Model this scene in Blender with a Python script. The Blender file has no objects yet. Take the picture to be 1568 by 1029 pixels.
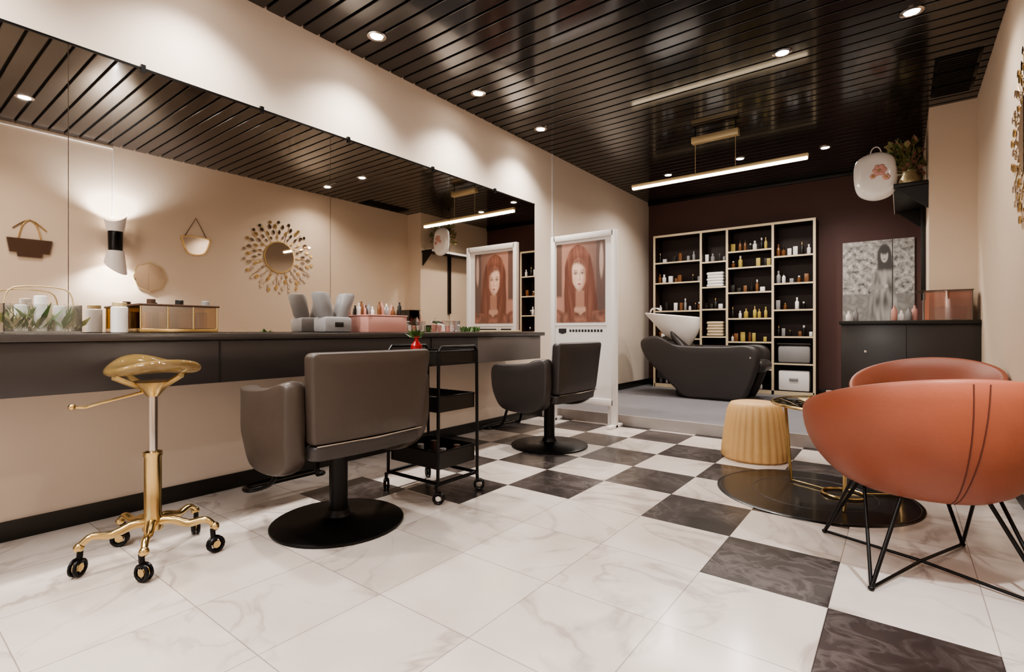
import bpy, bmesh, math, random
from math import sin, cos, pi, radians, sqrt, exp
from mathutils import Vector, Matrix, noise
random.seed(7)
XL, XR, YF, YB, HC = -3.05, 0.50, -2.0, 7.41, 2.84

# ------------------------------------------------------------ materials
def lin(h):
    h = h.lstrip('#')
    c = [int(h[i:i+2], 16)/255 for i in (0, 2, 4)]
    return tuple((x/12.92 if x <= .04045 else ((x+.055)/1.055)**2.4) for x in c)+(1,)
def mat(name, col, rough=.5, metal=0, var=.10, scale=8, bump=0, coat=0, emit=0, trans=0, ecol=None, alpha=1):
    m = bpy.data.materials.new(name); m.use_nodes = True
    nt = m.node_tree; p = nt.nodes['Principled BSDF']
    c = lin(col)
    tc = nt.nodes.new('ShaderNodeTexCoord')
    nz = nt.nodes.new('ShaderNodeTexNoise'); nz.inputs['Scale'].default_value = scale; nz.inputs['Detail'].default_value = 4
    nt.links.new(tc.outputs['Object'], nz.inputs['Vector'])
    mx = nt.nodes.new('ShaderNodeMix'); mx.data_type = 'RGBA'
    mx.inputs[6].default_value = tuple(x*(1-var) for x in c[:3])+(1,)
    mx.inputs[7].default_value = tuple(min(1, x*(1+var)) for x in c[:3])+(1,)
    nt.links.new(nz.outputs['Fac'], mx.inputs[0]); nt.links.new(mx.outputs[2], p.inputs['Base Color'])
    p.inputs['Roughness'].default_value = rough; p.inputs['Metallic'].default_value = metal; p.inputs['Alpha'].default_value = alpha
    if coat: p.inputs['Coat Weight'].default_value = coat; p.inputs['Coat Roughness'].default_value = .08
    if trans: p.inputs['Transmission Weight'].default_value = trans; p.inputs['IOR'].default_value = 1.3
    if emit:
        p.inputs['Emission Color'].default_value = lin(ecol or col); p.inputs['Emission Strength'].default_value = emit
    if bump:
        bp = nt.nodes.new('ShaderNodeBump'); bp.inputs['Strength'].default_value = bump; bp.inputs['Distance'].default_value = .01
        n2 = nt.nodes.new('ShaderNodeTexNoise'); n2.inputs['Scale'].default_value = scale*12
        nt.links.new(tc.outputs['Object'], n2.inputs['Vector'])
        nt.links.new(n2.outputs['Fac'], bp.inputs['Height']); nt.links.new(bp.outputs['Normal'], p.inputs['Normal'])
    return m
def glassmat(name, col, alpha=.25, rough=.03):
    m = bpy.data.materials.new(name); m.use_nodes = True; nt = m.node_tree
    for n in list(nt.nodes): nt.nodes.remove(n)
    o = nt.nodes.new('ShaderNodeOutputMaterial'); mx = nt.nodes.new('ShaderNodeMixShader')
    t = nt.nodes.new('ShaderNodeBsdfTransparent'); t.inputs[0].default_value = lin(col)
    g = nt.nodes.new('ShaderNodeBsdfGlossy'); g.inputs['Roughness'].default_value = rough
    f = nt.nodes.new('ShaderNodeFresnel'); f.inputs[0].default_value = 1.5
    a = nt.nodes.new('ShaderNodeMath'); a.operation = 'ADD'; a.inputs[1].default_value = alpha; a.use_clamp = True
    nt.links.new(f.outputs[0], a.inputs[0]); nt.links.new(a.outputs[0], mx.inputs[0])
    nt.links.new(t.outputs[0], mx.inputs[1]); nt.links.new(g.outputs[0], mx.inputs[2]); nt.links.new(mx.outputs[0], o.inputs[0])
    return m
def tilemat(name, c1, c2, vein, seam, rough, vs, vw, va_=.35, sw=.0025, sa=.7):
    m = bpy.data.materials.new(name); m.use_nodes = True; nt = m.node_tree; L = nt.links.new
    p = nt.nodes['Principled BSDF']
    tc = nt.nodes.new('ShaderNodeTexCoord'); sp = nt.nodes.new('ShaderNodeSeparateXYZ'); L(tc.outputs['Object'], sp.inputs[0])
    def M(op, a, b=None):
        n = nt.nodes.new('ShaderNodeMath'); n.operation = op
        for k, q in enumerate((a, b)):
            if q is None: continue
            if isinstance(q, (int, float)): n.inputs[k].default_value = q
            else: L(q, n.inputs[k])
        return n.outputs[0]
    def edge(s, off, T):
        f = M('FRACT', M('DIVIDE', M('SUBTRACT', s, off), T))
        return M('LESS_THAN', M('MINIMUM', f, M('SUBTRACT', 1.0, f)), sw/T)
    e = M('MAXIMUM', edge(sp.outputs[0], -.19-4.1, .41), edge(sp.outputs[1], 1.94-4.15, .415))
    wn = nt.nodes.new('ShaderNodeTexWhiteNoise'); wn.noise_dimensions = '2D'
    cb = nt.nodes.new('ShaderNodeCombineXYZ')
    L(M('FLOOR', M('DIVIDE', M('SUBTRACT', sp.outputs[0], -4.29), .82)), cb.inputs[0])
    L(M('FLOOR', M('DIVIDE', M('SUBTRACT', sp.outputs[1], -2.21), .415)), cb.inputs[1])
    L(cb.outputs[0], wn.inputs['Vector'])
    va = nt.nodes.new('ShaderNodeVectorMath'); va.operation = 'MULTIPLY_ADD'
    va.inputs[1].default_value = (5, 5, 5); L(wn.outputs['Color'], va.inputs[0]); L(tc.outputs['Object'], va.inputs[2])
    nz = nt.nodes.new('ShaderNodeTexNoise'); nz.inputs['Scale'].default_value = vs; nz.inputs['Detail'].default_value = 8; nz.inputs['Distortion'].default_value = 1.0
    L(va.outputs[0], nz.inputs['Vector'])
    v = M('SUBTRACT', 1.0, M('MINIMUM', M('MULTIPLY', M('ABSOLUTE', M('SUBTRACT', nz.outputs['Fac'], .5)), vw), 1.0))
    n2 = nt.nodes.new('ShaderNodeTexNoise'); n2.inputs['Scale'].default_value = 3; n2.inputs['Detail'].default_value = 6; L(va.outputs[0], n2.inputs['Vector'])
    def mix(f, a, b):
        n = nt.nodes.new('ShaderNodeMix'); n.data_type = 'RGBA'; L(f, n.inputs[0])
        for k, q in ((6, a), (7, b)):
            if isinstance(q, str): n.inputs[k].default_value = lin(q)
            else: L(q, n.inputs[k])
        return n.outputs[2]
    mr = nt.nodes.new('ShaderNodeMapRange'); mr.inputs[1].default_value = .35; mr.inputs[2].default_value = .65; L(n2.outputs['Fac'], mr.inputs[0])
    b = mix(mr.outputs[0], c1, c2)
    b = mix(M('MULTIPLY', M('MULTIPLY', v, mr.outputs[0]), va_), b, vein)
    b = mix(M('MULTIPLY', e, sa), b, seam)
    L(b, p.inputs['Base Color']); p.inputs['Roughness'].default_value = rough
    return m

WALL = mat('wall_plaster', '#d8c9ba', .75, var=.03, scale=2, bump=.05)
WALLR = mat('wall_plaster_beige', '#d6c3ae', .75, var=.03, scale=2, bump=.05)
BURG = mat('burgundy_wall', '#583c38', .6, var=.1, scale=3)
SLAT = mat('ceiling_slat', '#201c1c', .16, var=.25, scale=6, coat=.4)
CEILB = mat('ceiling_black', '#050505', .6)
TL = tilemat('tile_light', '#d0c6bf', '#c3b7af', '#85786f', '#5d534d', .17, 1.5, 38, .6, .0016, .6)
TD = tilemat('tile_dark', '#2c2726', '#433c3a', '#756d6b', '#1e1a19', .24, 9, 12, .45)
CONC = mat('platform_grey', '#77757a', .45, var=.12, scale=4)
CONCF = mat('platform_edge', '#a59e9b', .5, var=.08, scale=5)
BLK = mat('black_metal', '#121010', .35, metal=.5)
BLKP = mat('black_paint', '#17130f', .4)
COUNT = mat('counter_grey', '#332e2d', .3, var=.08, scale=3)
COUNT2 = mat('counter_top', '#3f3a38', .22, var=.05)
COUNT3 = mat('counter_light', '#6d6662', .35, var=.05)
LEA = mat('taupe_leather', '#40362f', .42, var=.08, scale=15, bump=.06)
LEAD = mat('charcoal_leather', '#332e2d', .4, var=.08, scale=15, bump=.06)
TERRA = mat('terracotta_leather', '#8a4b35', .46, var=.12, scale=6, bump=.05)
TERD = mat('terracotta_seam', '#54281b', .6)
GOLD = mat('gold', '#cfb480', .22, metal=1, var=.05)
PALEG = mat('brushed_gold', '#d3bf96', .35, metal=.5, var=.05)
CHR = mat('chrome', '#d8d2cc', .15, metal=1, var=.03)
WHT = mat('white_paint', '#e6e1de', .4, var=.03)
CER = mat('white_ceramic', '#ebe7e4', .12, var=.02, coat=.5)
WOOD = mat('pale_wood', '#cfa772', .5, var=.15, scale=5)
CREAM = mat('shelf_edge', '#cdbb9c', .5, var=.06)
SHB = mat('shelf_dark', '#2e1d1a', .55)
RUG = mat('black_gloss', '#0b0808', .28, var=.4, scale=3, coat=.2)
RUG2 = mat('black_gloss_grey', '#3a3433', .35, var=.3, scale=3)
MIR = mat('mirror_glass', '#e4ddd6', .015, metal=1, var=.0)
GLS = glassmat('clear_glass', '#eff2f2', .04)
SMK = glassmat('smoked_glass', '#b9b4b0', .12)
ACR = mat('acrylic_seat', '#94794a', .1, var=.5, scale=12, alpha=.55, coat=.8)
ACRG = glassmat('acrylic', '#d8bf8c', .2, .08)
PINKG = glassmat('pink_acrylic', '#ecd0c6', .10)
PINK = mat('pink_box', '#c49186', .5, var=.05)
GRN = mat('leaf_green', '#4c6636', .55, var=.3, scale=20)
GRN2 = mat('leaf_olive', '#8d8a5a', .55, var=.3, scale=20)
RED = mat('red_plastic', '#a01f22', .3)
GREYP = mat('grey_plastic', '#8a8888', .35)
YEL = mat('yellow_pack', '#b09c54', .4)
AMB = mat('amber', '#70492a', .25)
BRN = mat('brown_leather', '#4a3121', .5)
LAMP = mat('lamp_emission', '#fff2dd', .5, emit=80, ecol='#fff3e4')
TUBE = mat('tube_emission', '#fff2dd', .5, emit=11, ecol='#ffe6c4')

# ------------------------------------------------------------ mesh builder
class B:
    def __init__(s, name, loc=(0, 0, 0), rz=0):
        s.name, s.loc, s.rz = name, loc, rz
        s.v, s.f, s.mi, s.mats = [], [], [], []
    def add(s, vs, fs, m):
        if m not in s.mats: s.mats.append(m)
        k = s.mats.index(m); o = len(s.v)
        s.v += [tuple(x) for x in vs]; s.f += [tuple(i+o for i in q) for q in fs]; s.mi += [k]*len(fs)
    def bm(s, bm, m, fn=None):
        bm.verts.index_update()
        vs = [v.co.copy() for v in bm.verts]
        if fn: vs = [fn(v) for v in vs]
        s.add(vs, [[v.index for v in f.verts] for f in bm.faces], m); bm.free()
    def box(s, c, d, m, bev=0, rot=None, seg=2, fn=None):
        b = bmesh.new(); bmesh.ops.create_cube(b, size=1)
        for v in b.verts: v.co = Vector((v.co.x*d[0], v.co.y*d[1], v.co.z*d[2]))
        if bev: bmesh.ops.bevel(b, geom=b.edges[:], offset=bev, segments=seg, profile=.5, affect='EDGES')
        R = rot.to_matrix() if hasattr(rot, 'to_matrix') else (Matrix.Rotation(rot, 3, 'Z') if rot else Matrix.Identity(3))
        for v in b.verts: v.co = R @ v.co + Vector(c)
        s.bm(b, m, fn)
    def bx(s, x0, x1, y0, y1, z0, z1, m, bev=0):
        s.box(((x0+x1)/2, (y0+y1)/2, (z0+z1)/2), (x1-x0, y1-y0, z1-z0), m, bev)
    def tube(s, pts, r, m, seg=8, closed=False, sm=0):
        P = [Vector(p) for p in pts]
        if sm:
            Q = []; n = len(P)
            for i in range(n if closed else n-1):
                a, b_, c, d = (P[(i-1) % n] if closed or i else P[i]), P[i], P[(i+1) % n], (P[(i+2) % n] if closed or i < n-2 else P[i+1])
                for k in range(sm):
                    t = k/sm
                    Q.append(.5*((2*b_)+(c-a)*t+(2*a-5*b_+4*c-d)*t*t+(3*b_-a-3*c+d)*t**3))
            if not closed: Q.append(P[-1])
            P = Q
        n = len(P); vs = []; fs = []; up = None
        rr = r if isinstance(r, (list, tuple)) else [r]*n
        if len(rr) != n: rr = [rr[0]+(rr[-1]-rr[0])*i/(n-1) for i in range(n)]
        for i in range(n):
            t = (P[(i+1) % n]-P[i-1]) if closed else (P[min(i+1, n-1)]-P[max(i-1, 0)])
            t.normalize()
            if up is None: up = t.orthogonal().normalized()
            up = (up-t*up.dot(t)).normalized(); w = t.cross(up)
            for k in range(seg):
                a = 2*pi*k/seg; vs.append(P[i]+(up*cos(a)+w*sin(a))*rr[i])
        for i in range(n if closed else n-1):
            for k in range(seg):
                a, b_ = i*seg+k, i*seg+(k+1) % seg; c = ((i+1) % n)*seg
                fs.append((a, b_, c+(k+1) % seg, c+k))
        if not closed: fs += [tuple(range(seg))[::-1], tuple(range((n-1)*seg, n*seg))]
        s.add(vs, fs, m)
    def lathe(s, prof, c, m, seg=24, sx=1, sy=1, fn=None, rmod=None):
        vs = []; fs = []; n = len(prof)
        for (r, z) in prof:
            for k in range(seg):
                a = 2*pi*k/seg; q = r*(rmod(a, z) if rmod else 1)
                vs.append(Vector((c[0]+q*cos(a)*sx, c[1]+q*sin(a)*sy, c[2]+z)))
        for i in range(n-1):
            for k in range(seg):
                fs.append((i*seg+k, i*seg+(k+1) % seg, (i+1)*seg+(k+1) % seg, (i+1)*seg+k))
        fs += [tuple(range(seg))[::-1], tuple(range((n-1)*seg, n*seg))]
        if fn: vs = [fn(v) for v in vs]
        s.add(vs, fs, m)
    def cyl(s, c, r, h, m, seg=24):
        e = min(r, h)*.12
        s.lathe([(r-e, 0), (r, e), (r, h-e), (r-e, h)], c, m, seg)
    def ell(s, c, d, m, seg=14, rings=9):
        s.lathe([(max(.001, sin(pi*i/rings)), -cos(pi*i/rings)*d[2]) for i in range(rings+1)], c, m, seg, d[0], d[1])
    def pillow(s, out, th, mp, m, s0=.85, fn=None):
        n = len(out); cx = sum(p[0] for p in out)/n; cy = sum(p[1] for p in out)/n
        S = [(.3, 1), (.6, 1), (s0, 1)]+[(s0+(1-s0)*sin(k*pi/10), cos(k*pi/10)) for k in range(1, 5)]
        vs = []; fs = []
        def ring(sc, h):
            for p in out: vs.append(Vector(mp(cx+(p[0]-cx)*sc, cy+(p[1]-cy)*sc, h*th/2)))
        seq = S+[(1, 0)]+[(a, -b) for a, b in S[::-1]]
        for a, b in seq: ring(a, b)
        for i in range(len(seq)-1):
            for k in range(n): fs.append((i*n+k, i*n+(k+1) % n, (i+1)*n+(k+1) % n, (i+1)*n+k))
        vs.append(Vector(mp(cx, cy, th/2))); vs.append(Vector(mp(cx, cy, -th/2)))
        a = len(vs)-2; l = (len(seq)-1)*n
        for k in range(n): fs.append((k, (k+1) % n, a)); fs.append((l+k, l+(k+1) % n, a+1))
        if fn: vs = [fn(v) for v in vs]
        s.add(vs, fs, m)
    def poly(s, pts, th, mp, m):
        n = len(pts); vs = [mp(p[0], p[1], 0) for p in pts]+[mp(p[0], p[1], th) for p in pts]
        fs = [tuple(range(n)), tuple(range(n, 2*n))[::-1]]+[(k, (k+1) % n, n+(k+1) % n, n+k) for k in range(n)]
        s.add(vs, fs, m)
    def leaf(s, p, d, L, w, m):
        d = Vector(d).normalized(); u = d.orthogonal().normalized(); u.rotate(Matrix.Rotation(random.random()*6.28, 3, d)); p = Vector(p)
        n = d.cross(u)*w*.3
        s.add([p, p+d*L*.5+u*w+n, p+d*L, p+d*L*.5-u*w+n, p+d*L*.5], [(0, 1, 4), (1, 2, 4), (2, 3, 4), (3, 0, 4)], m)
    def done(s, sharp=38):
        me = bpy.data.meshes.new(s.name); me.from_pydata(s.v, [], s.f)
        for m in s.mats: me.materials.append(m)
        me.polygons.foreach_set('material_index', s.mi); me.update()
        b = bmesh.new(); b.from_mesh(me); bmesh.ops.recalc_face_normals(b, faces=b.faces[:]); b.to_mesh(me); b.free()
        me.polygons.foreach_set('use_smooth', [True]*len(me.polygons)); me.set_sharp_from_angle(angle=radians(sharp))
        o = bpy.data.objects.new(s.name, me); bpy.context.collection.objects.link(o)
        o.location = s.loc; o.rotation_euler = (0, 0, s.rz); return o
def dup(o, loc, rz=0, name=None):
    d = bpy.data.objects.new(name or o.name, o.data); bpy.context.collection.objects.link(d); d.location = loc; d.rotation_euler = (0, 0, rz); return d
def smooth(pts, k=5):
    n = len(pts); Q = []
    for i in range(n):
        a, b, c, d = [Vector(pts[(i+j) % n]) for j in (-1, 0, 1, 2)]
        for q in range(k):
            t = q/k; Q.append(tuple(.5*((2*b)+(c-a)*t+(2*a-5*b+4*c-d)*t*t+(3*b-a-3*c+d)*t**3)))
    return Q
def rrect(x0, x1, y0, y1, r, k=5):
    o = []
    for cx, cy, a in ((x1-r, y1-r, 0), (x0+r, y1-r, 90), (x0+r, y0+r, 180), (x1-r, y0+r, 270)):
        for i in range(k+1): t = radians(a+90*i/k); o.append((cx+r*cos(t), cy+r*sin(t)))
    Q = []
    for i in range(len(o)):
        a, b = Vector(o[i]), Vector(o[(i+1) % len(o)]); L = (b-a).length; n = max(1, int(L/.06))
        for q in range(n): Q.append(tuple(a+(b-a)*q/n))
    return Q
# printed picture: a flat sheet (facing -y) whose printed colours are stored per vertex
def print_sheet(name, x0, x1, z0, z1, y, fn, nx, nz, parent, rough=.3):
    vs = []; fs = []; cols = []
    for j in range(nz+1):
        for i in range(nx+1):
            u, v = i/nx, j/nz; vs.append((x0+(x1-x0)*u, y, z0+(z1-z0)*v)); c = fn(u, v); cols.append((max(0, c[0]), max(0, c[1]), max(0, c[2]), 1))
    for j in range(nz):
        for i in range(nx):
            a = j*(nx+1)+i; fs.append((a, a+1, a+nx+2, a+nx+1))
    me = bpy.data.meshes.new(name); me.from_pydata(vs, [], fs)
    at = me.color_attributes.new('print', 'FLOAT_COLOR', 'POINT'); at.data.foreach_set('color', [q for c in cols for q in c])
    m = bpy.data.materials.new(name+'_ink'); m.use_nodes = True; nt = m.node_tree; p = nt.nodes['Principled BSDF']; p.inputs['Roughness'].default_value = rough
    a = nt.nodes.new('ShaderNodeVertexColor'); a.layer_name = 'print'; nt.links.new(a.outputs[0], p.inputs['Base Color'])
    me.materials.append(m); o = bpy.data.objects.new(name, me); bpy.context.collection.objects.link(o); o.parent = parent; return o
sst = lambda a, b, x: (lambda t: t*t*(3-2*t))(min(1, max(0, (x-a)/(b-a))))
mixc = lambda a, b, t: tuple(p+(q-p)*t for p, q in zip(a, b))
mul = lambda c, k: tuple(p*k for p in c)
L3 = lambda h: lin(h)[:3]
nz2 = lambda x, y, z=0: noise.noise(Vector((x, y, z)))
def emask(u, v, cx, cy, rx, ry, soft=.12):
    d = sqrt(((u-cx)/rx)**2+((v-cy)/ry)**2); return 1-sst(1-soft, 1+soft, d)
def portrait(u, v):
    c = mixc(L3('#b98570'), L3('#7f5d52'), sst(0, 1, u+.25*nz2(u*4, v*4)))
    c = mixc(c, L3('#54403a'), .8*(1-sst(.10, .14, u))*sst(.3, .35, v))
    c = mixc(c, L3('#5f4a45'), .8*sst(.82, .84, u)); c = mixc(c, L3('#d0b0a0'), .7*emask(u, v, .93, .75, .04, .2, .3))
    uu = u+.05*(v-.6)
    cx = .47+.03*(1-v)
    w = .30*sqrt(max(0, 1-((v-.58)/.39)**2)) if v > .58 else .30+.07*(.58-v)/.58
    h = 1-sst(w-.02, w+.02, abs(uu-cx)+.015*nz2(u*30, v*4))
    s = .8+.6*nz2((uu-cx)*34/(1+.6*v), v*2.0)+.25*nz2((uu-cx)*80, v*4, 3)
    s *= 1+.45*exp(-((v-.88+.6*(u-.5)**2)/.05)**2); s *= 1-.35*sst(.15, .30, abs(uu-cx))
    hair = mixc(L3('#54261c'), L3('#b5755a'), min(1, max(0, .42*s)))
    c = mixc(c, hair, h)
    if v < .40:
        nk = (1-sst(.075, .10, abs(u-.50)))*sst(.10, .18, v); c = mixc(c, L3('#a97660'), nk)
        ch = (1-sst(.0, .05, abs(u-.50)-(.10+.35*(.20-v))))*(1-sst(.17, .21, v)); c = mixc(c, L3('#c4957f'), ch)
        cl = 1-sst(.13, .16, v+.35*(.12-abs(u-.5))*(abs(u-.5) < .12)-.04*nz2(u*8, v*8)); c = mixc(c, mul(L3('#8a5a48'), .75+.7*nz2(u*12, v*14)+.3), cl)
        for sx in (-1, 1):
            c = mixc(c, hair, emask(u, v, .50+sx*.19, .22, .075, .26, .2)*.9)
    cw = .165*(1-.42*sst(0, 1, (.56-v)/.19))
    d = sqrt(((uu-.48)/cw)**2+((v-.585)/.215)**2); f = 1-sst(.92, 1.08, d)
    fc = mixc(L3('#ecc4ae'), L3('#a4735c'), sst(.45, 1.05, sqrt(((uu-.455)/.17)**2+((v-.6)/.24)**2)))
    for sx in (-1, 1):
        ex = .48+sx*.070; ey = .610
        fc = mixc(fc, L3('#8f6452'), .55*emask(uu, v, ex, ey+.010, .050, .026, .6))
        fc = mixc(fc, L3('#d9c4b8'), .5*emask(uu, v, ex, ey, .028, .008, .4)); fc = mixc(fc, L3('#3a221b'), .85*emask(uu, v, ex, ey, .012, .009, .4))
        fc = mixc(fc, L3('#3a221b'), .7*emask(uu, v, ex, ey+.010, .036, .004, .6))
        fc = mixc(fc, L3('#6b4434'), .6*emask(uu, v, ex+sx*.004, ey+.046-abs(uu-ex)*.15, .040, .006, .6))
        fc = mixc(fc, L3('#cc8a76'), .3*emask(uu, v, .48+sx*.09, .53, .05, .04, .7))
    fc = mixc(fc, L3('#a8745e'), .45*emask(uu, v, .498, .575, .012, .055, .7)); fc = mixc(fc, L3('#80503f'), .5*emask(uu, v, .482, .530, .024, .006, .6))
    fc = mixc(fc, L3('#9c4a42'), .8*emask(uu, v, .481, .480, .038, .012, .35)); fc = mixc(fc, L3('#5a2622'), .6*emask(uu, v, .481, .481, .034, .002, .6))
    fc = mixc(fc, L3('#94624e'), .35*emask(uu, v, .481, .455, .03, .007, .6))
    c = mixc(c, fc, f)
    # side-swept parting rather than a straight fringe
    fr = sst(-.02, .03, v-(.735-1.9*(uu-.43)**2)+.02*nz2(uu*40, 1))*f; c = mixc(c, hair, fr*.9)
    for sx in (-1, 1):
        c = mixc(c, hair, emask(uu, v, .48+sx*.185, .50, .045, .33, .35))
    g = .3*c[0]+.55*c[1]+.15*c[2]; return mixc(c, (g, g, g), .18)
def bwprint(u, v):
    n = .34+.33*nz2(u*14, v*20)+.2*nz2(u*35, v*50, 2); g = max(.09, n+.12*(v-.4))
    if v < .35: g = .20+.22*abs(nz2(u*10, v*12))
    def mk(cx, cy, rx, ry, s=.12): return emask(u, v, cx, cy, rx, ry, s)
    g += (.08-g)*mk(.60, .80, .10, .15); g += (.07-g)*mk(.61, .68, .11, .16, .2)
    coat = (1-sst(.0, .03, abs(u-.58)-(.12+.14*(.62-v))))*(1-sst(.60, .66, v)); g += ((.26+.22*nz2(u*22, v*6))-g)*coat
    g += (.52-g)*mk(.60, .81, .052, .085); g += (.1-g)*.7*(mk(.58, .82, .01, .008, .4)+mk(.62, .82, .01, .008, .4)); g += (.15-g)*.7*mk(.60, .765, .02, .008, .4)
    g += (.46-g)*.8*mk(.60, .5, .03, .13, .3)
    ar = emask(u, v, .50, .43, .13, .03, .3); g += (.30-g)*ar; g += (.5-g)*mk(.62, .44, .03, .025, .3); g += (.07-g)*mk(.60, .87, .065, .045, .3)
    g = max(.03, g); return (g*1.03, g, g*.96)

# ------------------------------------------------------------ room shell
b = B('floor')
xs = sorted({XL, XR} | {-.19-.41*i for i in range(-3, 8) if XL < -.19-.41*i < XR})
ys = sorted({YF, YB} | {1.94+.415*j for j in range(-12, 15) if YF < 1.94+.415*j < YB})
for a in range(len(xs)-1):
    for c in range(len(ys)-1):
        mx, my = (xs[a]+xs[a+1])/2, (ys[c]+ys[c+1])/2
        i = math.floor((-.19-mx)/.41); j = math.floor((my-1.94)/.415)
        dk = ((i+j) % 2 == 0) and ((j >= 1 and i >= 0) or (i, j) in ((0, 0), (-1, -1), (4, 0), (5, -1)))
        b.add([(xs[a], ys[c], 0), (xs[a+1], ys[c], 0), (xs[a+1], ys[c+1], 0), (xs[a], ys[c+1], 0)], [(0, 1, 2, 3)], TD if dk else TL)
b.done()
def wallbox(n, x0, x1, y0, y1, z0, z1, m):
    b = B(n); b.bx(x0, x1, y0, y1, z0, z1, m); return b.done()
wallbox('wall_left', XL-.1, XL, YF-.1, YB+.1, 0, HC+.1, WALL)
wallbox('wall_right', XR, XR+.1, YF-.1, YB+.1, 0, HC+.1, WALLR)
wallbox('wall_back', XL, XR, YB, YB+.1, 0, HC+.1, BURG)
b = B('wall_front'); b.bx(XL, XR, YF-.1, YF, 0, .4, WALL); b.bx(XL, XR, YF-.1, YF, 2.5, HC+.1, WALL)  # unseen front wall; its opening is added to let world light in
b.bx(XL, XL+.3, YF-.1, YF, .4, 2.5, WALL); b.bx(XR-.3, XR, YF-.1, YF, .4, 2.5, WALL); b.done()
b = B('added_window_1')  # added frame for the unseen opening that admits world light
for x in (XL+.3, XL+1.25, XL+2.25, XR-.34): b.bx(x, x+.04, YF-.08, YF-.03, .4, 2.5, BLK)
b.bx(XL+.3, XR-.3, YF-.08, YF-.03, .4, .44, BLK); b.bx(XL+.3, XR-.3, YF-.08, YF-.03, 2.46, 2.5, BLK); b.done()
b = B('floor_platform'); b.bx(XL+.001, XR-.001, 4.52, YB-.001, .001, .1, CONC); b.bx(XL+.001, XR-.001, 4.50, 4.52, .001, .1, CONCF); b.done()
b = B('wall_column'); b.bx(.19, XR, 5.72, YB, .1, HC, WALLR); b.done()
b = B('ceiling'); b.bx(XL, XR, YF, YB, HC+.03, HC+.1, CEILB)
y = YF+.005; P = .118
while y < YB-.01:
    y1 = min(y+P-.017, YB); b.box(((XL+XR)/2, (y+y1)/2, HC+.015), (XR-XL, y1-y, .03), SLAT, .003, seg=1); y += P
b.done()
b = B('baseboard_left'); b.bx(XL, XL+.015, YF, 4.5, 0, .085, BLKP, .003); b.bx(XL, XL+.015, 4.52, YB, .1, .185, BLKP, .003); b.done()
b = B('baseboard_back'); b.bx(XL+.02, .18, YB-.015, YB, .1, .18, BLKP, .003); b.done()
b = B('baseboard_right'); b.bx(XR-.012, XR, YF, 4.5, 0, .06, BLKP, .003); b.done()
b = B('wall_conduit'); b.bx(XL, XL+.012, 4.70, 4.722, .1, HC, WHT, .003); b.done()  # thin white conduit up the left wall
b = B('trim_2'); b.bx(XL, .18, YB-.03, YB, HC-.05, HC, BLKP, .004); b.done()

# ------------------------------------------------------------ mirror + counter
b = B('wall_mirror'); ym = [-1.4, 0.62, 1.97, 3.1, 4.36]
for a, c in zip(ym, ym[1:]): b.bx(XL+.001, XL+.014, a+.0015, c-.0015, .895, 2.215, MIR)
b.bx(XL+.001, XL+.018, -1.4, 4.36, 2.215, 2.225, BLK)
for yy in (.35, .9, 1.5, 2.1, 2.9, 3.7): b.bx(XL+.001, XL+.022, yy, yy+.02, 2.20, 2.24, BLK)
b.done()
b = B('styling_counter')
b.bx(XL+.004, -2.60, -1.5, 3.9, .858, .89, COUNT2, .004)
b.bx(XL+.004, -2.63, -1.48, 3.0, .65, .857, COUNT, .003); b.bx(XL+.004, -2.63, 3.0, 3.87, .65, .857, COUNT3, .003)
for yy in (-.3, 1.1, 2.5): b.bx(-2.632, -2.626, yy, yy+.006, .652, .853, BLKP)
b.bx(-2.632, -2.627, -1.48, 3.87, .852, .856, BLKP)
b.bx(XL+.004, XL+.35, .2, .23, .60, .65, COUNT)
b.done()

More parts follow.
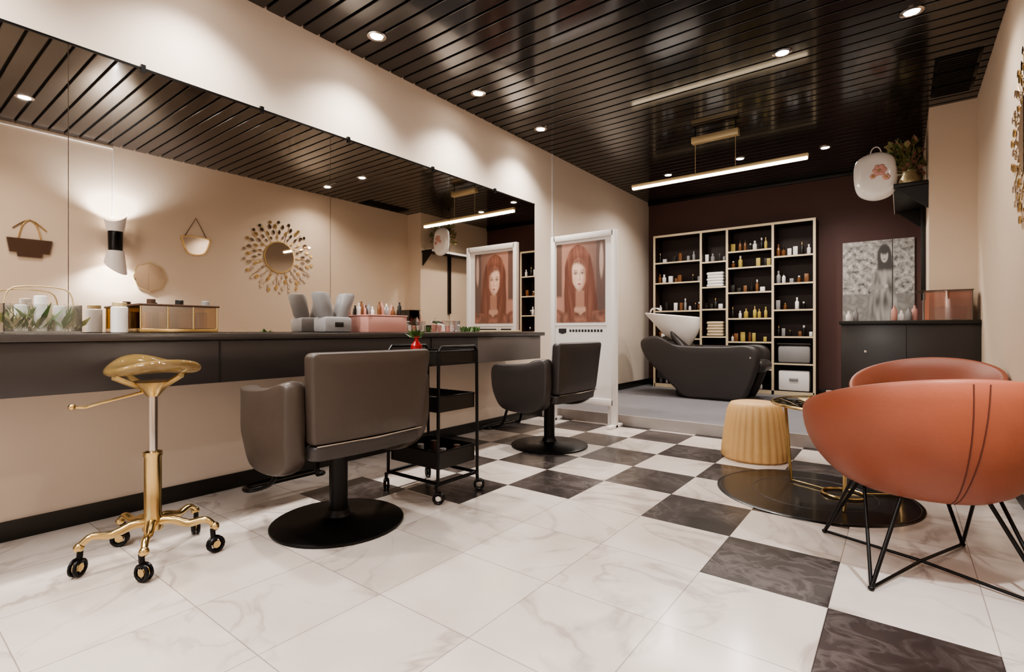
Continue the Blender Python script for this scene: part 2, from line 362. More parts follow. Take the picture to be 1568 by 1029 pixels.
# ------------------------------------------------------------ salon chairs
def salon_chair(loc, lea, name='salon_chair'):
    b = B(name, loc)
    b.lathe([(.02, 0), (.295, 0), (.30, .004), (.30, .012), (.29, .018), (.10, .026), (.06, .04), (.05, .06), (.0485, .07)], (0, 0, 0), BLK, 48)
    b.lathe([(.042, .05), (.042, .36), (.06, .37), (.06, .385)], (0, 0, 0), BLK, 24)
    b.box((0, 0, .385), (.26, .22, .03), BLK, .008)
    b.tube([(.0, .1, .375), (.02, .22, .37), (.1, .3, .36)], .008, CHR)
    b.pillow(rrect(-.30, .20, -.27, .27, .06), .12, lambda a, c, t: (a, c, .455+t), lea, .85)
    rk = lambda v: Vector((v.x+(v.z-.43)*.10 + (v.y**2)*(-.25), v.y*(1+.10*(v.z-.43)/.38), v.z))
    b.pillow(rrect(-.288, .288, .44, .815, .024), .07, lambda a, c, t: (.245+t, a, c), lea, .955, rk)
    b.pillow(rrect(-.284, .284, .372, .436, .018), .085, lambda a, c, t: (.232+t, a, c), LEAD, .9, rk)
    b.tube([rk(Vector((.284, -.275, .438))), rk(Vector((.286, 0, .438))), rk(Vector((.284, .275, .438)))], .004, CHR, 6)
    out = smooth([(.21, .70), (.05, .668), (-.18, .650), (-.31, .648), (-.375, .60), (-.37, .50), (-.32, .37), (-.24, .305), (-.08, .29), (.08, .30), (.19, .36), (.225, .47), (.228, .60)], 4)
    for sg in (-1, 1):
        fn = lambda v, sg=sg: Vector((v.x, v.y - sg*(max(0, -v.x-.0)**2)*.75 - sg*max(0, .45-v.z)*.22, v.z))
        b.pillow(out, .09, lambda a, c, t, sg=sg: (a, sg*.335+t, c), lea, .92, fn)
    for sg in (-1, 1):
        b.tube([(-.1, sg*.09, .385), (-.30, sg*.10, .33), (-.37, sg*.12, .16), (-.42, sg*.15, .12)], .011, BLK, 8, sm=5)
    b.tube([(-.42, -.15, .12), (-.44, -.20, .115), (-.50, -.20, .11), (-.54, -.14, .11), (-.54, .14, .11), (-.50, .20, .11), (-.44, .20, .115), (-.42, .15, .12)], .012, BLK, 8, sm=4)
    b.box((-.47, 0, .118), (.03, .36, .012), BLK, .004)
    return b.done(42)
salon_chair((-2.107, 1.41, 0), LEA)
salon_chair((-2.2, 3.36, 0), LEAD, 'salon_chair')

# ------------------------------------------------------------ trolley
def caster(b, x, y, r=.03, m=BLK, hub=CHR, z0=0, ang=0):
    c, s_ = cos(ang), sin(ang)
    for o in (-.009, .009):
        cx, cy = x+o*s_, y-o*c
        pts = [(cx+c*r*.8*cos(t), cy+s_*r*.8*cos(t), z0+r+r*.8*sin(t)) for t in [2*pi*k/14 for k in range(14)]]
        b.tube(pts, r*.2, m, 6, closed=True)
    b.tube([(x-.012*s_, y+.012*c, z0+r), (x+.012*s_, y-.012*c, z0+r)], r*.45, hub, 8)
    b.tube([(x, y, z0+r), (x-.01*c, y-.01*s_, z0+r*2.1), (x-.012*c, y-.012*s_, z0+r*2.9)], r*.3, m, 8)
b = B('salon_trolley', (-2.12, 2.03, 0))
for sx in (-1, 1):
    for sy in (-1, 1):
        caster(b, sx*.21, sy*.16, .032, ang=.6*sx)
        b.tube([(sx*.20, sy*.155, .09), (sx*.20, sy*.15, .79)], .009, BLK, 8)
    b.tube([(sx*.20, -.15, .79), (sx*.20, -.13, .815), (sx*.20, .13, .815), (sx*.20, .15, .79)], .009, BLK, 8)
    b.tube([(sx*.20, -.15, .10), (sx*.20, .15, .10)], .01, BLK, 8)
for sy in (-1, 1): b.tube([(-.2, sy*.15, .10), (.2, sy*.15, .10)], .01, BLK, 8)
for z, hgt in ((.17, .09), (.47, .08), (.73, .06)):
    b.bx(-.19, .19, -.14, .14, z, z+.008, BLKP)
    for sx in (-1, 1): b.box((sx*.189, 0, z+hgt/2), (.006, .28, hgt), BLKP)
    for sy in (-1, 1): b.box((0, sy*.139, z+hgt/2), (.38, .006, hgt), BLKP)
    b.tube([(-.19, -.14, z+hgt), (.19, -.14, z+hgt), (.19, .14, z+hgt), (-.19, .14, z+hgt)], .005, BLK, 6, closed=True)
for k in range(6): b.cyl((-.15+.06*k, -.06+.05*(k % 3), .178), .02, .05+.02*(k % 3), [BLKP, GREYP, BRN][k % 3], 12)
b.done()
b = B('spray_bottle', (-2.19, 1.97, .739)); b.lathe([(.028, 0), (.032, .005), (.032, .08), (.012, .105), (.012, .12), (.016, .122), (.016, .135)], (0, 0, 0), RED, 16)
b.box((-.012, 0, .145), (.05, .014, .018), BLKP, .004)
for k in range(14): b.leaf((0, 0, .12), (random.uniform(-1, 1), random.uniform(-1, 1), random.uniform(.2, 1)), .07, .014, GRN)
b.done()

# ------------------------------------------------------------ saddle stool
b = B('saddle_stool', (-2.375, .745, 0))
for k in range(5):
    a = radians(-96+72*k); c, s_ = cos(a), sin(a)
    b.tube([(0, 0, .135), (.06*c, .06*s_, .145), (.13*c, .13*s_, .125), (.19*c, .19*s_, .135), (.225*c, .225*s_, .11)], [.02, .011], GOLD, 10, sm=5)
    b.ell((.227*c, .227*s_, .105), (.017, .017, .018), GOLD)
    caster(b, .23*c, .23*s_, .034, BLK, GOLD, ang=a+.8)
b.lathe([(.02, .105), (.034, .11), (.036, .16), (.030, .17), (.030, .40), (.033, .405), (.033, .42), (.018, .425)], (0, 0, 0), GOLD, 24)
b.lathe([(.0165, .42), (.0165, .67)], (0, 0, 0), CHR, 20)
b.lathe([(.02, .64), (.045, .67), (.085, .70), (.05, .705)], (0, 0, 0), GOLD, 20)
b.tube([(0, 0, .665), (-.03, -.15, .63), (-.05, -.20, .615), (-.05, -.24, .62)], .006, GOLD, 8, sm=4); b.ell((-.05, -.24, .62), (.012, .012, .012), GOLD)
for t in (0, 90, 180, 270): b.tube([(0, 0, .67), (.07*cos(radians(t+20)), .07*sin(radians(t+20)), .69), (.15*cos(radians(t+20)), .15*sin(radians(t+20)), .728)], .011, GOLD, 8, sm=4)
o = [((.175+.025*cos(2*t)-.02*cos(3*t))*cos(t), (.175+.02*cos(2*t))*sin(t)) for t in [2*pi*k/40 for k in range(40)]]
b.pillow(o, .04, lambda a, c, t: (a, c, .732+t), ACR, .75, lambda v: Vector((v.x, v.y, v.z+.9*v.x**2-.5*v.y**2+.02)))
b.done()

# ------------------------------------------------------------ armchairs
def armchair(loc, rz, S=1):
    b = B('armchair', loc, rz)
    N, K = 64, 10
    def rim(ph):
        w = (1+cos(ph))/2
        return .36+.035*w+.03*abs(sin(ph)), .43+.32*w**.75
    vs = []; fs = []
    for i in range(N):
        ph = 2*pi*i/N; R, H = rim(ph); dx, dy = sin(ph), -cos(ph); col = []
        z0 = .315; r0 = .225
        for k in range(K+1):
            t = k/K; r = r0+(R-r0)*sin(t*pi/2)**.85; z = z0+(H-z0)*t**1.25
            col.append((r, z))
        col.append((R-.006, H+.012)); col.append((R-.022, H+.015)); col.append((R-.038, H+.004))
        sr, sz = .27, .415
        for k in range(1, 6):
            t = k/5; col.append(((R-.04)*(1-t)+sr*t - .03*sin(t*pi), H*(1-t)+sz*t if H > sz else H))
        col.insert(0, (r0*.5, z0-.005))
        for r, z in col: vs.append((r*dx, r*dy, z))
        L = len(col)
    for i in range(N):
        j = (i+1) % N
        for k in range(L-1): fs.append((i*L+k, j*L+k, j*L+k+1, i*L+k+1))
    fs.append([i*L for i in range(N)]); fs.append([i*L+L-1 for i in range(N)])
    b.add(vs, fs, TERRA)
    b.lathe([(.02, .36), (.27, .365), (.30, .39), (.30, .43), (.27, .455), (.1, .465), (.01, .467)], (0, .03, 0), TERRA, 40)
    for off in (-.035, .035):
        pts = []
        for k in range(K+1):
            R, H = rim(off*2); t = k/K; r = .225+(R-.225)*sin(t*pi/2)**.85; z = .315+(H-.315)*t**1.25
            pts.append(((r-.0005)*sin(off*(.6+t)), -(r-.0005)*cos(off*(.6+t)), z))
        b.tube(pts, .0022, TERD, 6)
    F = {(sx, sy): Vector((sx*.26, sy*.27, .009)) for sx in (-1, 1) for sy in (-1, 1)}
    for (sx, sy), f in F.items():
        b.tube([f, (sx*.13, sy*.17, .32)], .0075, BLK, 8); b.tube([f, (sx*.21, sy*.05, .33)], .0065, BLK, 8)
        b.ell(f, (.011, .011, .009), BLK)
    b.tube([F[(-1, -1)], (0, 0, .022), F[(1, 1)]], .006, BLK, 8); b.tube([F[(-1, 1)], (0, 0, .022), F[(1, -1)]], .006, BLK, 8)
    b.v = [(x*S, y*S, z*S) for x, y, z in b.v]
    return b.done(50)
armchair((.06, 2.50, 0), radians(21), .98)
armchair((.10, 4.07, 0), radians(160), .95)

# ------------------------------------------------------------ rug, table, pouf
b = B('round_rug', (-.39, 3.25, 0)); b.lathe([(.3, .001), (.485, .001), (.49, .003), (.482, .006), (.46, .006)], (0, 0, 0), RUG, 64)
for r in (.472, .30): b.tube([(r*cos(2*pi*k/64), r*sin(2*pi*k/64), .0055) for k in range(64)], .0022, RUG2, 6, closed=True)
b.done(70)
b = B('glass_side_table', (-.25, 3.30, .007))
b.lathe([(.34, .486), (.345, .488), (.345, .496), (.34, .498)], (0, 0, 0), SMK, 56)
ring = lambda r, z: [(r*cos(2*pi*k/48), r*sin(2*pi*k/48), z) for k in range(48)]
b.tube(ring(.348, .491), .008, GOLD, 8, closed=True)
for t in (155, 275, 35):
    a = radians(t); b.tube([(.30*cos(a), .30*sin(a), .004), (.342*cos(a), .342*sin(a), .49)], .009, GOLD, 8)
b.tube([(.10*cos(2*pi*k/24), .10*sin(2*pi*k/24), .008) for k in range(24)], .007, GOLD, 8, closed=True)
for t in (155, 275, 35): a = radians(t); b.tube([(.10*cos(a), .10*sin(a), .008), (.30*cos(a), .30*sin(a), .008)], .005, GOLD, 6)
b.done()
b = B('table_tray', (-.37, 3.32, .506)); b.box((0, 0, .006), (.18, .12, .01), PALEG, .004, rot=.4)
b.cyl((-.02, 0, .011), .03, .02, GOLD, 16); b.cyl((.05, .03, .011), .018, .05, PINK, 16); b.done()
b = B('fashion_magazine', (-.15, 3.25, .506)); b.box((0, 0, .005), (.16, .21, .009), PINK, .002, rot=.8); b.box((.01, 0, .0135), (.15, .2, .007), WHT, .002, rot=1.1); b.done()
b = B('pleated_pouf', (-.83, 3.93, 0))
rm = lambda a, z: 1+.05*abs(sin(a*14+.6*sin(a*3)))*(1 if .01 < z < .36 else .3)
b.lathe([(.15, 0), (.205, .0), (.214, .02), (.210, .08), (.200, .16), (.187, .26), (.175, .34), (.165, .375), (.155, .392), (.12, .40), (.02, .403)], (0, 0, 0), WOOD, 224, rmod=rm)
b.done(80)

# ------------------------------------------------------------ poster stand
xz = lambda yy: (lambda a, c, t: (a, yy-t, c))
b = B('poster_stand', (0, 0, 0)); y0 = 4.33; x0, x1 = -2.82, -2.10
b.bx(x0, x0+.05, y0, y0+.05, .0, 1.85, WHT, .006); b.bx(x1-.05, x1, y0, y0+.05, .0, 1.85, WHT, .006)
b.bx(x1-.11, x1-.085, y0+.05, y0+.09, .0, 1.83, WHT, .004)
b.bx(x0+.03, x1-.03, y0, y0+.05, 1.79, 1.85, WHT, .006); b.bx(x0+.05, x1-.05, y0+.02, y0+.035, .25, 1.79, WHT); b.bx(x0+.03, x1-.03, y0, y0+.05, .20, .26, WHT, .006)
for x in (x0, x1-.05): b.bx(x, x+.05, y0-.10, y0+.15, 0, .03, WHT, .006)
px0, px1, pz0, pz1 = x0+.06, x1-.12, .985, 1.765; yb = y0+.019
DK = mat('poster_text', '#2c2a30', .4)
b.poly([(px0+.07, .87), (px0+.115, .885), (px0+.115, .925), (px0+.025, .925), (px0+.025, .885)], .001, xz(yb), DK)
for k in range(11): b.poly([(px0+.15+.034*k, .892), (px0+.172+.034*k, .892), (px0+.172+.034*k, .916), (px0+.15+.034*k, .916)], .001, xz(yb), DK)
b.bx(px0-.01, px1+.01, yb-.004, yb, .955, .965, WHT)
st = b.done()
print_sheet('poster_print', px0, px1, pz0, pz1, yb-.002, portrait, 170, 250, st)

# ------------------------------------------------------------ display shelf + bottles
b = B('display_shelf'); X = [-2.84, -2.18, -1.84, -1.29, -.835]; y0, y1 = 7.10, 7.39; zt, zb = 2.24, .101
LV = [[1.88, 1.59, 1.19, .80, .45], [1.84, 1.50, 1.20, .83, .45], [1.95, 1.735, 1.41, 1.07, .765, .42], [1.84, 1.50, 1.17, .835, .50]]
b.bx(X[0], X[-1], y1-.012, y1, zb, zt, SHB)
def board(x0, x1, z0, z1):
    b.bx(x0, x1, y0+.012, y1-.012, z0, z1, SHB); b.bx(x0, x1, y0, y0+.012, z0, z1, CREAM)
for x in X: board(x-.014, x+.014, zb, zt)
board(X[0]-.014, X[-1]+.014, zt, zt+.03); board(X[0], X[-1], zb+.001, zb+.05)
for i in range(4):
    for z in LV[i]: board(X[i]+.014, X[i+1]-.014, z-.02, z)
b.done()
for i in range(4):
    for li, z in enumerate([*LV[i], .152]):
        pal = [[WHT, GREYP, BLKP, AMB, BLKP], [WHT, GREYP, BLKP], [YEL, BLKP, AMB, YEL, WHT], [WHT, AMB, BLKP, GREYP]][i]
        up = min([q for q in LV[i]+[zt] if q > z+.02], default=zt)-.03-z
        x = X[i]+.05
        if i == 3 and li in (4, 5): continue
        if i == 1 and li in (1, 3):
            b = B('folded_towels')
            for q in range(5): b.box(((X[1]+X[2])/2+.004*(q % 2), 7.22, z+.022+.040*q), (.22-.01*(q % 2), .14, .038), [WHT, CREAM][li == 3], .014)
            b.done(); continue
        b = B('cosmetic_bottles')
        while x < X[i+1]-.045:
            r = random.uniform(.016, .028); h = min(up*.85, random.uniform(.08, .18)); m = random.choice(pal); yy = 7.19+random.uniform(-.02, .04)
            cap = random.choice([m, BLKP, GOLD, WHT])
            if random.random() < .85 or x < X[i]+.06:
                if random.random() < .35: b.box((x, yy, z+h*.35+.0005), (r*2, r*1.6, h*.7), m, .003)
                else: b.lathe([(r*.9, .0005), (r, .004), (r, h*.62), (r*.4, h*.74), (r*.4, h*.8)], (x, yy, z), m, 12); b.lathe([(r*.5, h*.8), (r*.5, h)], (x, yy, z), cap, 12)
            x += r*2+random.uniform(.008, .05)
        b.done()
b = B('storage_box'); b.box((-1.06, 7.25, .152+.13), (.34, .24, .25), WHT, .015); b.box((-1.06, 7.12, .30), (.10, .008, .03), GREYP, .002); b.done()
b = B('storage_basket'); b.box((-1.06, 7.25, .501+.11), (.36, .24, .22), GREYP, .03); b.box((-1.06, 7.25, .735), (.38, .25, .03), BLKP, .008); b.done()

# ------------------------------------------------------------ backwash unit
b = B('shampoo_backwash_chair', (0, 0, .002))
side = smooth([(-2.62, .78), (-2.42, .84), (-2.2, .74), (-1.95, .72), (-1.6, .725), (-1.36, .74), (-1.25, .68), (-1.24, .55), (-1.30, .35), (-1.38, .15), (-1.45, .103), (-1.75, .102), (-2.05, .103), (-2.2, .22), (-2.40, .40), (-2.58, .60)], 4)
for yy in (6.13, 6.66): b.pillow(side, .10, lambda a, c, t, yy=yy: (a, yy+t, c), LEAD, .9)
b.pillow(rrect(-2.02, -1.20, 6.18, 6.61, .05), .14, lambda a, c, t: (a, c, .50+t), LEAD, .85)
b.pillow(rrect(-.05, .5, 6.18, 6.61, .05), .12, lambda a, c, t: (-1.98-a*.6, c, .52+a*.72+t), LEAD, .85)
b.bx(-2.2, -1.45, 6.17, 6.62, .103, .46, BLKP, .02)
b.bx(-2.45, -2.15, 6.2, 6.6, .30, .78, LEAD, .03)
b.lathe([(.06, .72), (.13, .78), (.21, .86), (.29, .98), (.335, 1.07), (.345, 1.095), (.335, 1.105), (.315, 1.095), (.27, 1.0), (.17, .90), (.02, .88)], (-2.32, 6.38, 0), CER, 40, 1, .8, fn=lambda v: Vector((v.x+(1.10-v.z)*.45, v.y, v.z-.10*(v.x+2.32)*(1 if v.z > .9 else 0))))
b.tube([(-2.58, 6.38, 1.06), (-2.60, 6.38, 1.16), (-2.54, 6.38, 1.20), (-2.47, 6.38, 1.17)], .012, CHR, 10, sm=4)
b.ell((-1.33, 6.08, .60), (.012, .008, .012), CHR)
b.done()

# ------------------------------------------------------------ reception desk & things
b = B('reception_desk'); b.bx(-.43, .498, 5.42, 5.70, .101, .955, COUNT, .004); b.bx(-.445, .498, 5.40, 5.715, .956, .99, BLKP, .004)
b.ell((-.25, 5.42, .72), (.013, .008, .013), CHR); b.bx(.03, .036, 5.417, 5.42, .11, .95, BLKP); b.done()
b = B('acrylic_display_box', (.30, 5.55, .991))
for sx in (-1, 1): b.box((sx*.15, 0, .12), (.006, .2, .24), PINKG)
for sy in (-1, 1): b.box((0, sy*.1, .12), (.306, .006, .24), PINKG)
for k in range(3): b.tube([(-.15+.15*k, -.1, 0), (-.15+.15*k, -.1, .24)], .003, BRN, 6)
b.box((0, 0, .003), (.3, .2, .006), PINKG); b.box((-.02, 0, .243), (.36, .21, .006), BRN); b.box((.02, .02, .06), (.2, .1, .10), PINK, .01); b.done()
b = B('counter_cosmetics', (0, 0, .991))
for k, x in enumerate([-.38, -.33, -.05, 0, .05, .09]):
    b.lathe([(.02, 0), (.022, .004), (.022, .05+.02*(k % 3)), (.009, .07+.02*(k % 3)), (.009, .09+.02*(k % 3))], (x, 5.52+.04*(k % 2), 0), [WHT, GREYP, PINK][k % 3], 14)
b.done()
b = B('framed_photo_print'); yb = 7.405
b.bx(-.57, -.085, yb-.025, yb, 1.0, 1.97, GREYP); b.bx(-.08, .12, yb-.025, yb, 1.0, 1.97, GREYP); ph = b.done()
print_sheet('print_left_panel', -.568, -.087, 1.002, 1.968, yb-.0265, lambda u, v: bwprint(u*.705, v), 120, 200, ph, .5)
print_sheet('print_right_panel', -.078, .118, 1.002, 1.968, yb-.0265, lambda u, v: bwprint(.71+u*.29, v), 50, 200, ph, .5)
b = B('wall_shelf_black'); b.bx(-.06, .187, 5.74, 7.05, 2.19, 2.225, BLKP, .004)
b.bx(.15, .187, 6.34, 6.40, 1.2, 2.19, BLKP, .003)
for yy in (5.76, 6.95): b.poly([(.187, 2.19), (-.04, 2.19), (.187, 1.98)], .02, lambda a, c, t, yy=yy: (a, yy+t, c), BLKP)
b.bx(-.064, -.058, 5.74, 7.05, 2.19, 2.225, WHT)
b.done()
b = B('dried_flower_vase', (.06, 6.12, 2.226)); b.lathe([(.05, 0), (.075, .03), (.08, .10), (.05, .17), (.055, .19)], (0, 0, 0), PALEG, 20)
FP = mat('petal_dusty', '#b98577', .6, var=.2)
for k in range(100):
    a = random.random()*6.28; e = random.uniform(-.1, 1.4); d = Vector((cos(a)*cos(e)*.45-.12, sin(a)*cos(e)*.9, sin(e))); L = random.uniform(.16, .34); p = Vector((0, 0, .17))+d*L
    b.tube([(0, 0, .17), p], .002, GRN2, 4)
    for _ in range(4): b.leaf(p, d+Vector((random.uniform(-.5, .3), random.uniform(-.7, .7), random.uniform(-.7, .4))), .07, .02, random.choice([GRN2, GRN2, FP, GRN]))
b.done()
b = B('hanging_tote_bag', (-.19, 5.82, 0))
b.pillow(smooth([(-.15, 2.50), (0, 2.56), (.13, 2.50), (.16, 2.32), (.13, 2.16), (0, 2.11), (-.13, 2.17), (-.17, 2.32)], 5), .09, lambda a, c, t: (a, t, c), CER, .7)
b.tube([(-.05, 0, 2.52), (-.03, 0, 2.59), (.0, 0, 2.61), (.03, 0, 2.59), (.05, 0, 2.52)], .005, CER, 8, sm=4)
b.tube([(0, 0, 2.61), (0, 0, HC-.001)], .0025, BLK, 6)
PK = mat('pink_flower', '#d9a49c', .6)
for cx, cz, s in ((.03, 2.38, 1.1), (.08, 2.31, .6), (-.02, 2.33, .5)):
    for k in range(6): b.ell((cx+.03*s*cos(k*1.047), -.046, cz+.03*s*sin(k*1.047)), (.022*s, .006, .022*s), PK, 10, 6)
    b.ell((cx, -.052, cz), (.010, .005, .010), YEL, 8, 5)
b.done()

# ------------------------------------------------------------ counter items  (counter top z=.89)
Z = .891
b = B('glass_planter_box', (-2.90, .50, Z))
b.box((0, 0, .004), (.16, .24, .008), WHT)
for sx in (-1, 1): b.box((sx*.08, 0, .06), (.004, .24, .12), GLS)
for sy in (-1, 1): b.box((0, sy*.12, .06), (.16, .004, .12), GLS)
b.tube([(0, -.11, .12), (0, -.08, .19), (0, .08, .19), (0, .11, .12)], .003, PALEG, 6, sm=4)
for k in range(3): b.cyl((.01, -.06+.06*k, .008), .022, .11+.04*(k == 1), CER, 16)
for k in range(150):
    p = Vector((random.uniform(-.07, .07), random.uniform(-.11, .11), .015)); b.leaf(p, (random.uniform(-.4, .4), random.uniform(-.9, .9), 1), random.uniform(.05, .13), .010, random.choice([GRN, GRN2, CREAM]))
b.done()
b = B('gold_vanity_tray', (-2.86, .99, Z))
b.box((0, 0, .012), (.16, .34, .02), GOLD, .004)
for sx in (-1, 1): b.box((sx*.075, 0, .075), (.004, .33, .11), ACRG)
b.box((0, 0, .132), (.17, .35, .01), BRN, .003)
for y_ in (-.165, -.055, .055, .165): b.tube([(.078, y_, .02), (.078, y_, .13)], .004, GOLD, 6)
for k in range(4): b.cyl((0, -.12+.08*k, .023), .026, .08, [GOLD, WHT, PALEG, GOLD][k], 14)
for k in range(3): b.cyl((0, -.1+.12*k, .138), .018, .025, [BRN, BLKP, GREYP][k], 14)
b.done()
b = B('candle_jar', (-2.84, .76, Z)); b.cyl((0, 0, 0), .033, .12, CER, 20); b.cyl((0, 0, .12), .028, .02, PALEG, 20); b.done()
b = B('hair_steamer', (-2.90, 1.90, Z))
b.box((0, 0, .05), (.14, .20, .10), GREYP, .02)
for sy, an in ((-1, -.25), (1, .3)): b.lathe([(.04, 0), (.05, .02), (.056, .14), (.05, .16), (.02, .165)], (0, sy*.055, .09), GREYP, 18, fn=lambda v, an=an: Vector((v.x, v.y+(v.z-.1)*an, v.z)))
b.box((.07, 0, .05), (.008, .06, .03), BLKP, .002)
b.done()
b = B('pink_storage_box', (-2.87, 2.24, Z)); b.box((0, 0, .055), (.2, .33, .11), PINK, .006); b.box((0, 0, .113), (.21, .34, .008), PINK, .003)
for k in range(14):
    h = .03+.04*random.random(); m = [WHT, AMB, PINK, BLKP, GREYP][k % 5]; b.lathe([(.013, 0), (.014, .003), (.014, h), (.006, h+.012), (.006, h+.03)], (random.uniform(-.06, .06), -.15+.022*k, .117), m, 12)
b.done()
b = B('glass_jar', (-2.84, 2.86, Z)); b.box((0, 0, .045), (.12, .2, .09), GLS, .003); b.box((0, 0, .003), (.11, .18, .004), PINK)
for k in range(4): b.cyl((0, -.07+.045*k, .005), .014, .05, [PINK, WHT][k % 2], 12)
b.done()
b = B('styling_tools_tray', (-2.80, 3.40, Z)); b.box((0, 0, .008), (.2, .5, .014), CREAM, .004); b.box((0, -.1, .022), (.05, .22, .014), BLKP, .005); b.tube([(.05, .05, .022), (.03, .2, .022)], .008, BLK)
for k in range(50): b.leaf((random.uniform(-.09, .09), random.uniform(-.42, -.27), .0), (random.uniform(-.5, .5), random.uniform(-.5, .5), 1), .05, .012, GRN)
b.done()

# ------------------------------------------------------------ right-wall decor (reflected in the mirror)
wl = lambda yc, zc: (lambda a, c, t: (XR-.004-t, yc+a, zc+c))
b = B('sunburst_mirror'); W_ = wl(3.5, 1.88)
circ = lambda r, n=40, cx=0, cy=0: [(cx+r*cos(2*pi*k/n), cy+r*sin(2*pi*k/n)) for k in range(n)]
b.poly(circ(.21), .012, W_, GOLD); b.poly(circ(.195), .002, lambda a, c, t: W_(a, c, .012+t), MIR)
for ringi, (r, n, L, w) in enumerate([(.24, 22, .05, .012), (.30, 26, .065, .017), (.375, 26, .065, .022), (.44, 22, .045, .022)]):
    for k in range(n):
        a = 2*pi*(k+.5*(ringi % 2))/n+random.uniform(-.04, .04)
        pts = smooth([(r, 0), (r+L*.5, w), (r+L, 0), (r+L*.5, -w)], 2)
        b.poly([(p[0]*cos(a)-p[1]*sin(a), p[0]*sin(a)+p[1]*cos(a)) for p in pts], .008, W_, MIR if (k+ringi) % 3 else GOLD)
for k in range(15):
    a = 2*pi*k/15; b.tube([W_(.2*cos(a), .2*sin(a), .002), W_(.45*cos(a), .45*sin(a), .002)], .003, GOLD, 5)
b.done()
b = B('hanging_oval_mirror'); W_ = wl(2.49, 1.90)
o = smooth([(-.15, .04), (-.13, .10), (.13, .10), (.15, .04), (.08, -.10), (-.08, -.10)], 4)
b.poly(o, .01, W_, GOLD); b.poly([(p[0]*.88, p[1]*.88) for p in o], .002, lambda a, c, t: W_(a, c, .01+t), MIR)
b.tube([W_(-.12, .09, .003), W_(0, .32, .003), W_(.12, .09, .003)], .004, BRN, 6); b.done()
b = B('hexagon_mirror'); W_ = wl(2.03, 1.49)
b.poly(circ(.165, 8), .01, W_, PALEG); b.poly(circ(.155, 8), .002, lambda a, c, t: W_(a, c, .01+t), MIR); b.done()
b = B('leather_wall_pouch'); W_ = wl(1.06, 1.70)
b.poly([(-.16, .07), (.16, .07), (.14, -.06), (.09, -.06), (.085, -.10), (-.085, -.10), (-.09, -.06), (-.14, -.06)], .02, W_, BRN)
b.tube([W_(-.08, .07, .006), W_(-.05, .2, .006), W_(0, .25, .006), W_(.05, .2, .006), W_(.08, .07, .006)], .006, GOLD, 6, sm=4); b.tube([W_(-.12, .16, .006), W_(0, .25, .006), W_(.12, .16, .006)], .005, GOLD, 6, sm=4); b.done()
b = B('wall_sconce', (XR-.001, 1.70, 1.83))
b.lathe([(.05, -.13), (.06, -.12), (.065, .115), (.055, .13)], (-.09, 0, 0), BLK, 24)
b.bx(-.05, 0, -.03, .03, -.05, .05, BLK)
for sg in (-1, 1):
    vs = []; fs = []; n = 14
    for k in range(n+1):
        a = pi*k/n + (pi/2)
        for zz in (0, 1):
            r = .075+.025*zz; z = sg*(.10+(.17+.08*sin(a*1.0+sg))*zz); vs.append((-.09+r*cos(a), r*sin(a), z))
    for k in range(n): fs.append((2*k, 2*k+1, 2*k+3, 2*k+2))
    b.add(vs, fs, WHT)
b.lathe([(.03, .13), (.03, .135)], (-.09, 0, 0), LAMP, 16); b.lathe([(.03, -.135), (.03, -.13)], (-.09, 0, 0), LAMP, 16)
b.done()
b = B('sconce_conduit'); b.tube([(XR-.008, .4, HC-.03), (XR-.008, 1.70, HC-.03), (XR-.008, 1.70, 2.1)], .006, WHT, 6); b.done()  # white conduit along the wall top, with wire down to the sconce

# ------------------------------------------------------------ pendant + downlights + vent
b = B('linear_pendant_lamp', (0, 5.04, 0))
b.box((-1.415, 0, HC-.085), (.43, .07, .06), PALEG, .004)
for x in (-1.60, -1.23): b.tube([(x, 0, HC-.0), (x, 0, HC-.06)], .006, BLK, 6); b.tube([(x, 0, HC-.1), (x, 0, 2.43)], .003, PALEG, 6)
b.box((-1.447, 0, 2.42), (1.62, .045, .03), PALEG, .004); b.box((-1.447, 0, 2.395), (1.61, .04, .022), TUBE, .008); b.done()
DL = [(-2.74, .10), (-2.74, 1.1), (-2.74, 2.12), (-2.74, 3.13), (-2.75, 4.05), (.05, 3.93), (-.66, 3.96), (-2.30, 6.2), (-.64, 6.28), (-1.44, 6.1), (-1.2, .4), (-1.3, -1.0), (-.3, .9), (-2.6, -1.0)]  # trailing positions are added, unseen downlights near and behind the camera
def link_light(ld, loc, rot=(0, 0, 0), name='lamp', parent=None):
    o = bpy.data.objects.new(name, ld); bpy.context.collection.objects.link(o)
    if parent: o.parent = parent
    o.location = loc; o.rotation_euler = rot; return o
b = B('recessed_downlight')
b.lathe([(.062, -.001), (.062, -.006), (.045, -.010), (.040, -.006), (.040, -.001)], (0, 0, 0), CHR, 24); b.lathe([(.038, -.007), (.038, -.003)], (0, 0, 0), LAMP, 24)
proto = b.done()
for k, (x, y) in enumerate(DL):
    if k == 0: o = proto; o.location = (x, y, HC)
    else: o = dup(proto, (x, y, HC), 0, 'recessed_downlight')
    ld = bpy.data.lights.new('spot', 'SPOT'); wallrow = x < -2.5
    ld.energy = 145 if wallrow else 56; ld.spot_size = radians(118 if wallrow else 140); ld.spot_blend = 1.0 if wallrow else .8; ld.shadow_soft_size = .06; ld.color = (1, .945, .885)
    if y > 5: ld.energy = 90
    link_light(ld, (0, 0, -.03), name='bulb', parent=o)
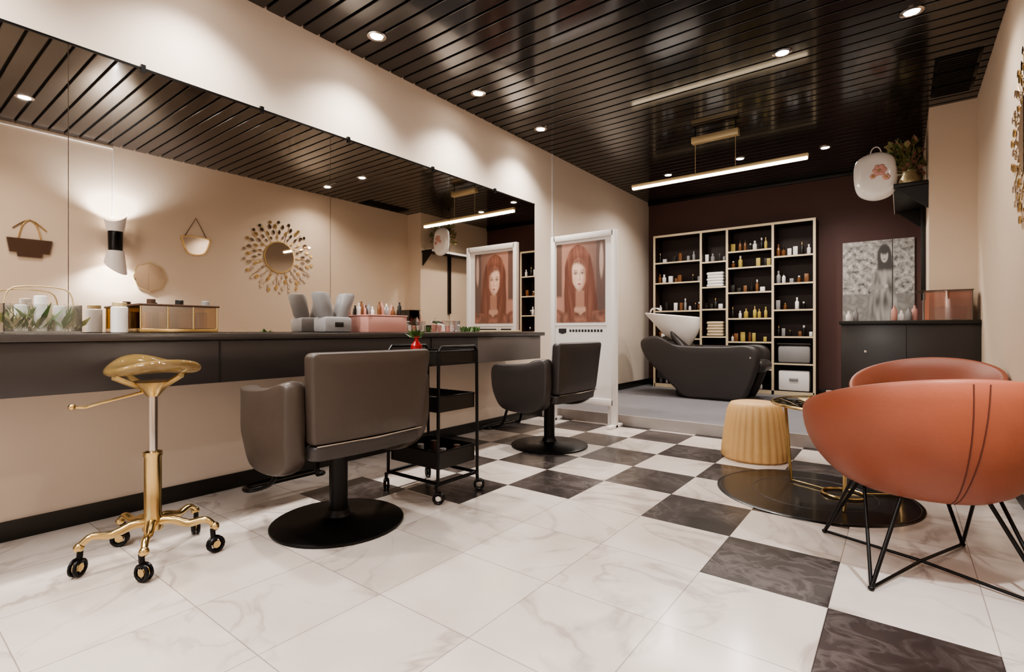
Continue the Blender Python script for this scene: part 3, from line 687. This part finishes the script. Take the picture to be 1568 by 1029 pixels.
ld = bpy.data.lights.new('tube', 'AREA'); ld.shape = 'RECTANGLE'; ld.size = 1.6; ld.size_y = .04; ld.energy = 25; ld.color = (1, .9, .78)
link_light(ld, (-1.447, 0, 2.38), name='tube_light', parent=bpy.data.objects['linear_pendant_lamp'])
for sg in (1, -1):
    ld = bpy.data.lights.new('sconce', 'SPOT'); ld.energy = 110; ld.spot_size = radians(140); ld.spot_blend = .7; ld.shadow_soft_size = .02; ld.color = (.93, .96, 1)
    link_light(ld, (-.08, 0, sg*.20), (pi if sg > 0 else 0, 0, 0), 'sconce_bulb', bpy.data.objects['wall_sconce'])
b = B('added_fill_panel', (-1.4, -.9, HC)); b.bx(-.62, .62, -.32, .32, -.03, -.001, WHT, .004); b.bx(-.58, .58, -.28, .28, -.032, -.030, mat('fill_panel_emission', '#fff4e6', .5, emit=3)); pn = b.done()  # added fill light behind the camera, built as an unseen ceiling fixture
ld = bpy.data.lights.new('fill_panel', 'AREA'); ld.shape = 'RECTANGLE'; ld.size = 1.15; ld.size_y = .55; ld.energy = 75; ld.color = (1, .95, .9)
link_light(ld, (0, 0, -.04), name='fill_panel_light', parent=pn)
b = B('ceiling_vent', (.32, 5.1, HC))
for yy in (-.26, .0, .26):
    b.box((0, yy, -.004), (.26, .24, .006), BLK, .002)
    for k in range(6): b.box((0, yy-.09+.036*k, -.012), (.22, .010, .012), BLKP)
b.done()

# ------------------------------------------------------------ world + camera
w = bpy.data.worlds.new('world'); bpy.context.scene.world = w; w.use_nodes = True
bg = w.node_tree.nodes['Background']; bg.inputs[0].default_value = (1, .97, .94, 1); bg.inputs[1].default_value = 1.3
cam = bpy.data.cameras.new('camera'); co = bpy.data.objects.new('camera', cam); bpy.context.collection.objects.link(co)
co.location = (0, 0, .9); co.rotation_euler = (radians(90), 0, radians(37.4)); cam.lens = 36*780/1568; cam.shift_y = -.0048; cam.clip_start = .02
bpy.context.scene.camera = co
try: bpy.context.scene.view_settings.look = 'AgX - Medium High Contrast'
except Exception as e: print(e)
